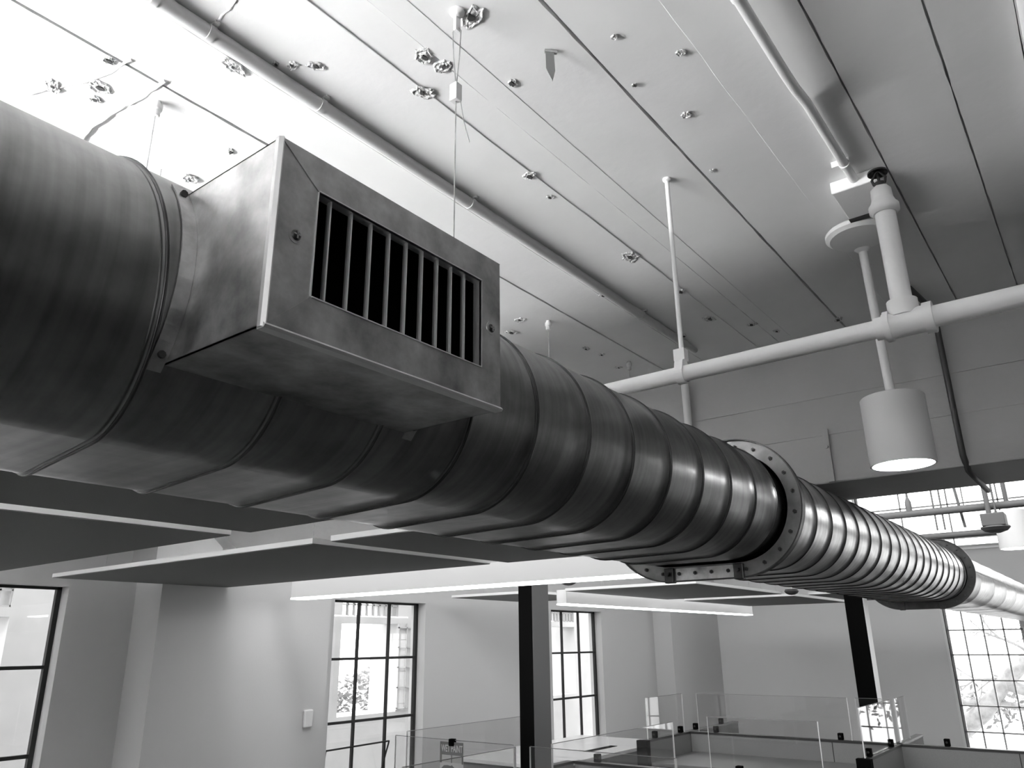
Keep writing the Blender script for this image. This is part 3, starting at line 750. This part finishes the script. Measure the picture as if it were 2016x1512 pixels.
# ------------------------------------------------------------------ columns
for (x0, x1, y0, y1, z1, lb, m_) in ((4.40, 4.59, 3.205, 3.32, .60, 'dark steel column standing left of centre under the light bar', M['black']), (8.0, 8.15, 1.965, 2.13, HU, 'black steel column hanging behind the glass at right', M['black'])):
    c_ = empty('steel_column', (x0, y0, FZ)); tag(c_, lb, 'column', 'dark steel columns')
    zt_ = HU
    a = MB(); tt = .012
    a.box(x0, x1, y0, y1, FZ, zt_); part(a, 'shaft', m_, c_)
    a = MB(); a.box(x0, x1, y0 - .003, y0 - .0005, FZ + .02, zt_); part(a, 'lit_side_strip', M['white'] if x0 > 6 else M['casing'], c_)  # lighter strip: light falling on this column side is put into its colour
    a = MB(); a.box(x0 - .08, x1 + .08, y0 - .08, y1 + .08, FZ, FZ + .02); part(a, 'base_plate', m_, c_)

# ------------------------------------------------------------------ thermostat / sensor on the pier
e_ = empty('wall_sensor', (4.2, 5.25, -.59)); tag(e_, 'small white wall sensor on the pale pier left of the window', 'sensor')
a = MB(); a.box(4.155, 4.235, 5.22, 5.249, -.595, -.468); part(a, 'cover', M['white'], e_, .008)
a = MB(); a.lathe((4.195, 5.219, -.575), [(0, .0), (.004, 0), (.004, -.002), (0, -.002)], 8); part(a, 'button', M['lampmetal'], e_)

# ------------------------------------------------------------------ cubicle partitions
PZ = -.80; DZ = -.97
def partition(x0, x1, y0, y1, label, seams=(), top=PZ):
    r_ = empty('cubicle_partition', ((x0 + x1) / 2, (y0 + y1) / 2, FZ)); tag(r_, label, 'partition', 'cubicle partitions')
    a = MB(); a.box(x0 + .004, x1 - .004, y0 + .004, y1 - .004, FZ, top - .018); part(a, 'fabric_panel', M['fabric'], r_)
    a = MB(); a.box(x0, x1, y0, y1, top - .018, top); part(a, 'top_cap', M['cap'], r_)
    for s_ in seams:
        a = MB()
        if x1 - x0 < y1 - y0: a.box(x0 + .001, x0 + .005, s_ - .003, s_ + .003, FZ, top - .018)
        else: a.box(s_ - .003, s_ + .003, y0 + .001, y0 + .005, FZ, top - .018)
        part(a, 'panel_joint', M['cap'], r_)
    return r_
partition(7.34, 7.40, -1.2, 3.52, 'long far cubicle partition running across the right foreground', (2.22, .86, -.5))
d1 = partition(6.50, 8.52, 3.52, 3.58, 'partition end-on at the left corner of the far cubicle')
d2 = partition(6.34, 8.18, 1.67, 1.73, 'partition end-on in the middle of the far cubicle')
a = MB(); a.box(6.44, 6.50, 3.50, 3.60, FZ, PZ + .001); part(a, 'end_post', M['black'], d1)
a = MB(); a.box(6.28, 6.34, 1.65, 1.75, FZ, PZ + .001); part(a, 'end_post', M['black'], d2)
partition(5.12, 5.18, 1.2, 3.38, 'near cubicle partition at the bottom edge of the picture')
partition(3.36, 5.12, 3.38, 3.44, 'partition reaching from the near cubicle toward the left')
partition(3.23, 3.29, 1.5, 3.44, 'nearest partition below the picture, under the sign')
def glass(x0, x1, y0, y1, label, z0=PZ, z1=-.466):
    r_ = empty('glass_screen', ((x0 + x1) / 2, (y0 + y1) / 2, z0)); tag(r_, label, 'glass screen', 'clear glass screens on the partitions')
    a = MB(); a.box(x0, x1, y0, y1, z0 + .004, z1); part(a, 'pane', M['pglass'], r_)
    # polished edges
    a = MB(); e = .0012
    if x1 - x0 < y1 - y0:
        a.box(x0 - e, x1 + e, y0 - .004, y0, z0, z1 + e); part(a, 'polished_edge', M['lampmetal'], r_); a = MB(); a.box(x0 - e, x1 + e, y1, y1 + .002, z0, z1)
    else:
        a.box(x0 - .004, x0, y0 - e, y1 + e, z0, z1 + e); part(a, 'polished_edge', M['lampmetal'], r_); a = MB(); a.box(x1, x1 + .002, y0 - e, y1 + e, z0, z1)
    part(a, 'polished_edge', M['lampmetal'], r_)
    a = MB()
    if x1 - x0 < y1 - y0: a.box(x0, x1, y0, y1, z1, z1 + .0025)
    else: a.box(x0, x1, y0, y1, z1, z1 + .0025)
    part(a, 'top_edge', M['fabric'], r_)
G = .006
def clip(x, y, root_label):
    e_ = empty('glass_clip', (x, y, PZ)); tag(e_, root_label, 'clip', 'black clips holding the glass screens')
    a = MB(); a.box(x - .022, x + .022, y - .02, y + .02, PZ + .001, PZ + .055); part(a, 'clamp_body', M['black'], e_, .004)
    a = MB(); a.tube([(x - .022, y, PZ + .03), (x - .027, y, PZ + .03)], .008, 10); part(a, 'screw_head', M['galvd'], e_)
glass(7.367, 7.373, 2.06, 3.44, 'wide glass screen on the far cubicle partition')
glass(6.56, 7.28, 3.547, 3.553, 'narrow glass screen catching a bright window reflection, left cubicle corner')
glass(6.34, 7.28, 1.697, 1.703, 'glass screen with bright window reflection below the black column')
glass(7.45, 7.80, 1.697, 1.703, 'small glass screen beyond the reflecting one')
glass(7.367, 7.373, 1.78, 1.99, 'slim glass screen between column and far partition clip')
glass(5.147, 5.153, 1.63, 2.34, 'glass screen on the near partition, right one')
glass(3.45, 4.75, 3.407, 3.413, 'glass screen standing above the white counter')
glass(3.257, 3.263, 2.50, 3.31, 'glass screen carrying the paint sign')
glass(3.257, 3.263, 1.64, 2.40, 'clear glass screen in front of the steel column')
glass(2.45, 3.20, 2.442, 2.448, 'glass screen edge-on left of the steel column')
glass(3.40, 4.70, 2.367, 2.373, 'glass screen edge-on right of the steel column')
for i, (x, y, lb) in enumerate(((6.69, 3.55, 'black clip on the left corner partition, nearest its end post'), (7.20, 3.55, 'black clip just before the cubicle corner'), (7.53, 3.55, 'black clip just behind the cubicle corner'),
        (7.37, 3.27, 'black clip on the far partition right of the corner'), (8.14, 3.55, 'black clip at the far end of the left corner partition'), (7.37, 2.15, 'black clip in the middle of the far partition'),
        (7.37, 1.34, 'black clip on the far partition right of the reflecting glass'), (6.46, 1.70, 'black clip nearest the middle end post'), (7.12, 1.70, 'black clip by the foot of the reflecting glass'), (5.15, 2.15, 'black clip at the bottom edge on the near partition'), (5.15, 3.20, 'black clip by the white counter corner'))):
    clip(x, y, lb)
b_ = MB(); b_.box(6.5, 7.33, 1.74, 3.5, DZ - .03, DZ); o = single(b_, 'desk_top', M['desk'], (6.5, 1.74, DZ), .004); tag(o, 'grey desk top inside the far cubicle', 'desk')
b_ = MB(); b_.box(6.4, 7.33, -1.1, 1.66, DZ - .03, DZ); o = single(b_, 'desk_top', M['desk'], (6.4, -1.1, DZ), .004); tag(o, 'dark desk top in the right-hand cubicle', 'desk')
e_ = empty('storage_credenza', (6.3, 4.2, FZ)); tag(e_, 'low cabinet with a glossy white top by the window', 'cabinet')
a = MB(); a.box(5.42, 7.35, 3.80, 4.75, FZ, -.93); part(a, 'carcass', M['fabric'], e_)
a = MB(); a.box(5.40, 7.37, 3.78, 4.77, -.93, -.90); part(a, 'white_top', M['top'], e_, .003)
a = MB(); a.box(6.28, 6.76, 3.98, 4.05, -.8995, -.897); part(a, 'cable_slot', M['black'], e_)

# ------------------------------------------------------------------ paint sign
sx0 = 3.252
sy0, sy1 = 2.975, 2.815     # left, right as seen (y decreases to the right)
szt, szb = -.474, -.715
sg = empty('paint_sign', (sx0, (sy0 + sy1) / 2, szb)); tag(sg, 'WET PAINT paper sign with a bear, clipped to the glass screen', 'sign')
def yz_box(mb, u0, u1, v0, v1, d0, d1):   # u 0..1 left->right, v 0..1 bottom->top
    mb.box(sx0 - d1, sx0 - d0, sy0 + (sy1 - sy0) * u1, sy0 + (sy1 - sy0) * u0, szb + (szt - szb) * v0, szb + (szt - szb) * v1)
a = MB(); yz_box(a, 0, 1, 0, 1, 0, .0008); part(a, 'paper_sheet', M['paper'], sg)
a = MB(); yz_box(a, .0, 1, .96, 1.0, .0008, .0012); part(a, 'printed_rule', M['print_mid'], sg); a = MB(); yz_box(a, 0, 1, .10, .125, .0008, .0012); part(a, 'printed_rule', M['print_mid'], sg); a = MB(); yz_box(a, 0, .09, .59, .96, .0008, .0012); yz_box(a, .93, 1, .59, .96, .0008, .0012)
yz_box(a, .09, .93, .745, .775, .0008, .0012); yz_box(a, .48, .53, .60, .745, .0008, .0012); part(a, 'printed_frame', M['print_mid'], sg)
a = MB(); yz_box(a, .09, .93, .775, .96, .0008, .0011); part(a, 'header_band', M['print_mid'], sg)
a = MB(); yz_box(a, .10, .47, .605, .74, .0008, .0011); yz_box(a, .54, .92, .605, .74, .0008, .0011); part(a, 'text_block', M['wall'], sg)
bear = [(.08, .14), (.16, .14), (.18, .24), (.26, .24), (.27, .14), (.35, .14), (.36, .22), (.42, .22), (.44, .14), (.53, .14), (.53, .18), (.50, .22), (.52, .30), (.58, .36), (.66, .38), (.70, .42), (.68, .48), (.60, .52), (.52, .555), (.46, .54), (.34, .55), (.18, .54), (.09, .49), (.06, .38), (.07, .26)]
a = MB(); a.prism([(sx0 - .0009, sy0 + (sy1 - sy0) * u, szb + (szt - szb) * v) for u, v in bear], (-.0006, 0, 0)); part(a, 'bear_print', M['print_mid'], sg)
a = MB(); pts = [(sx0 - .0012, sy0 + (sy1 - sy0) * (.74 + .22 * math.cos(t_)), szb + (szt - szb) * (.28 + .15 * math.sin(t_))) for t_ in [2 * math.pi * k / 28 for k in range(28)]]
a.prism(pts, (-.0006, 0, 0)); part(a, 'logo_disc', M['wall'], sg)
def text_part(txt, size, u, v, name, mt, root, depth, wscale=1.):
    c = bpy.data.curves.new(name, 'FONT'); c.body = txt; c.size = size; c.extrude = .0002; c.align_x = 'CENTER'; c.align_y = 'CENTER'; c.offset = size * .015
    t_ = bpy.data.objects.new(name, c); COL.objects.link(t_); dg = bpy.context.evaluated_depsgraph_get()
    me = bpy.data.meshes.new_from_object(t_.evaluated_get(dg)); bpy.data.objects.remove(t_)
    me.materials.clear(); me.materials.append(mt); me.name = name
    o_ = bpy.data.objects.new(name, me); COL.objects.link(o_); o_.parent = root
    # text x -> -y, text y -> z, normal -> -x
    for vv in me.vertices:
        X_, Y_, Z_ = vv.co; vv.co = (sx0 - depth - Z_ - root.location.x, sy0 + (sy1 - sy0) * u - X_ * wscale - root.location.y, szb + (szt - szb) * v + Y_ - root.location.z)
    return o_
text_part('WET PAINT', .046, .51, .868, 'sign_lettering', M['paper'], sg, .0014, .60)
text_part('BEHR', .020, .74, .28, 'logo_lettering', M['black'], sg, .0022, .9)
a = MB(); a.box(sx0 - .012, sx0 + .016, 2.878, 2.908, -.492, -.458); o = single(a, 'binder_clip', M['black'], (sx0, 2.89, -.49), .002); tag(o, 'black binder clip holding the paint sign on the glass', 'clip')

# ------------------------------------------------------------------ outside the windows
b = MB(); b.box(-8, 40, YW + .2, 40, FZ - .6, FZ - .5); b.box(-8, 12, -30, -4.9, FZ - .6, FZ - .5); b.box(XE + .2, 40, -30, YW + .2, FZ - .6, FZ - .5)
tag(single(b, 'ground', M['ground'], (0, 6, FZ - .6)), 'pale ground outside the windows', 'ground', kind='structure')
YO = 7.5
OP = [(1.9, 2.80), (6.42, 7.36), (10.7, 11.50)]
b = MB(); xs = [-3] + [v for q in OP for v in q] + [16]
for i in range(0, len(xs), 2): b.box(xs[i], xs[i + 1], YO, YO + .5, FZ - .5, 3.2)
for a0, a1 in OP:
    b.box(a0, a1, YO, YO + .5, .53, 3.2); b.box(a0, a1, YO, YO + .28, .265, .345); b.box(a0, a1, YO, YO + .5, FZ - .5, -.78)
pw = single(b, 'porch_wall', M['ext'], (0, YO, FZ - .5)); tag(pw, 'pale stucco porch wall with openings, seen through the windows', 'wall')
for a0, a1 in OP:
    g = MB(); n_ = 9
    for k in range(n_ + 1):
        xx = a0 + (a1 - a0) * k / n_; g.box(xx - .010, xx + .010, YO + .02, YO + .05, .345, .53)
    g.box(a0, a1, YO + .02, YO + .05, .478, .492); g.box(a0, a1, YO + .02, YO + .05, .345, .36)
    part(g, 'transom_grid', M['extd'], pw)
g = MB()
for k in range(5): g.box(7.36, 7.62, YO - .02, YO, -.75 + k * .24, -.735 + k * .24)
for xx in (7.36, 7.50, 7.61): g.box(xx, xx + .012, YO - .02, YO, -.76, .27)
part(g, 'side_light', M['extd'], pw)
for i, (x, y, z, r_, lb) in enumerate(((2.9, 9.6, -.9, 1.0, 'leafy bush outside the far left window'), (9.35, 9.8, -1.35, 1.25, 'leafy bush outside the window with the wall sensor beside it'), (13.6, 9.8, -1.2, 1.0, 'leafy bush outside the window right of the column'))):
    e_ = empty('leafy_bush', (x, y, FZ - .5)); tag(e_, lb, 'bush', 'bushes outside the windows'); q = random.Random(i)
    a = MB()
    for k in range(4800):
        d = Vector((q.gauss(0, 1), q.gauss(0, 1), q.gauss(0, 1))).normalized() * (q.uniform(.3, 1) ** .4) * r_
        c = Vector((x, y, z)) + Vector((d.x, d.y, d.z * .85)); u = Vector((q.gauss(0, 1), q.gauss(0, 1), q.gauss(0, 1))).normalized(); v_ = u.orthogonal().normalized(); s_ = q.uniform(.03, .07)
        a.add([c - u * s_, c + v_ * s_ * .5, c + u * s_, c - v_ * s_ * .5], [(0, 1, 2, 3)])
    part(a, 'foliage', M['leaf'], e_)
    a = MB(); a.tube([(x, y, FZ - .5), (x, y, z)], [.06, .03], 8); part(a, 'stem', M['bark'], e_)
# tree outside the end window
e_ = empty('bare_tree', (16.5, 3.6, FZ - .5)); tag(e_, 'leaning tree with thick trunk and twigs outside the end window', 'tree')
a = MB()
a.tube([(16.5, 3.4, FZ - .5), (16.2, 2.7, -1.5), (16, 2.25, -1.15), (16, 1.9, -.72), (16, 1.5, -.33), (16.1, .9, .3), (16.2, .2, 1.0), (16.2, -.6, 2.0)], [.2, .16, .14, .12, .11, .09, .07, .04], 12)
a.tube([(16, 1.9, -.72), (16.1, 1.2, -.95), (16.1, .3, -1.0)], [.1, .08, .06], 10)
a.tube([(16, 3.0, -1.05), (16, 2.2, -1.0), (16, 1.5, -1.1)], [.05, .06, .05], 8)
part(a, 'trunk', M['bark'], e_)
q = random.Random(5)
def twig(p, d, r_, L, depth, mb):
    p2 = p + d * L; mid_ = (p + p2) / 2 + Vector((0, q.uniform(-.05, .05), q.uniform(-.05, .05))) * L * 2
    mb.tube([p, mid_, p2], [r_, r_ * .85, r_ * .65], 6, False)
    if depth > 0:
        for _ in range(3):
            nd = (d + Vector((q.uniform(-.2, .2), q.uniform(-.9, .9), q.uniform(-.9, .9)))).normalized(); twig(p2 if _ else mid_, nd, r_ * .6, L * q.uniform(.5, .8), depth - 1, mb)
a = MB()
for st_, d in (((16.1, .9, .3), (0, .9, .4)), ((16.1, 1.0, .25), (0, .55, .85)), ((16, 1.4, -.25), (0, .8, .5)), ((16.2, .2, 1.0), (0, .9, -.1)), ((16.1, .6, .6), (0, .7, -.5)), ((16, 1.8, -.65), (0, .9, .0))):
    twig(Vector(st_), Vector(d).normalized(), .028, .5, 4, a)
part(a, 'branches', M['bark'], e_)
a = MB()
for k in range(900):
    c = Vector((18.2 + q.uniform(-.3, .8), q.uniform(-1.5, 3.6), -1.2 + q.gauss(0, .22))); u = Vector((q.gauss(0, 1), q.gauss(0, 1), q.gauss(0, 1))).normalized(); v_ = u.orthogonal().normalized(); s_ = q.uniform(.04, .09)
    a.add([c - u * s_, c + v_ * s_ * .5, c + u * s_, c - v_ * s_ * .5], [(0, 1, 2, 3)])
o = single(a, 'leafy_hedge', M['leaf'], (18.2, 1, FZ - .5)); tag(o, 'ragged hedge behind the tree outside the end window', 'hedge')

for o in bpy.data.objects:
    if '_o' in o: del o['_o']
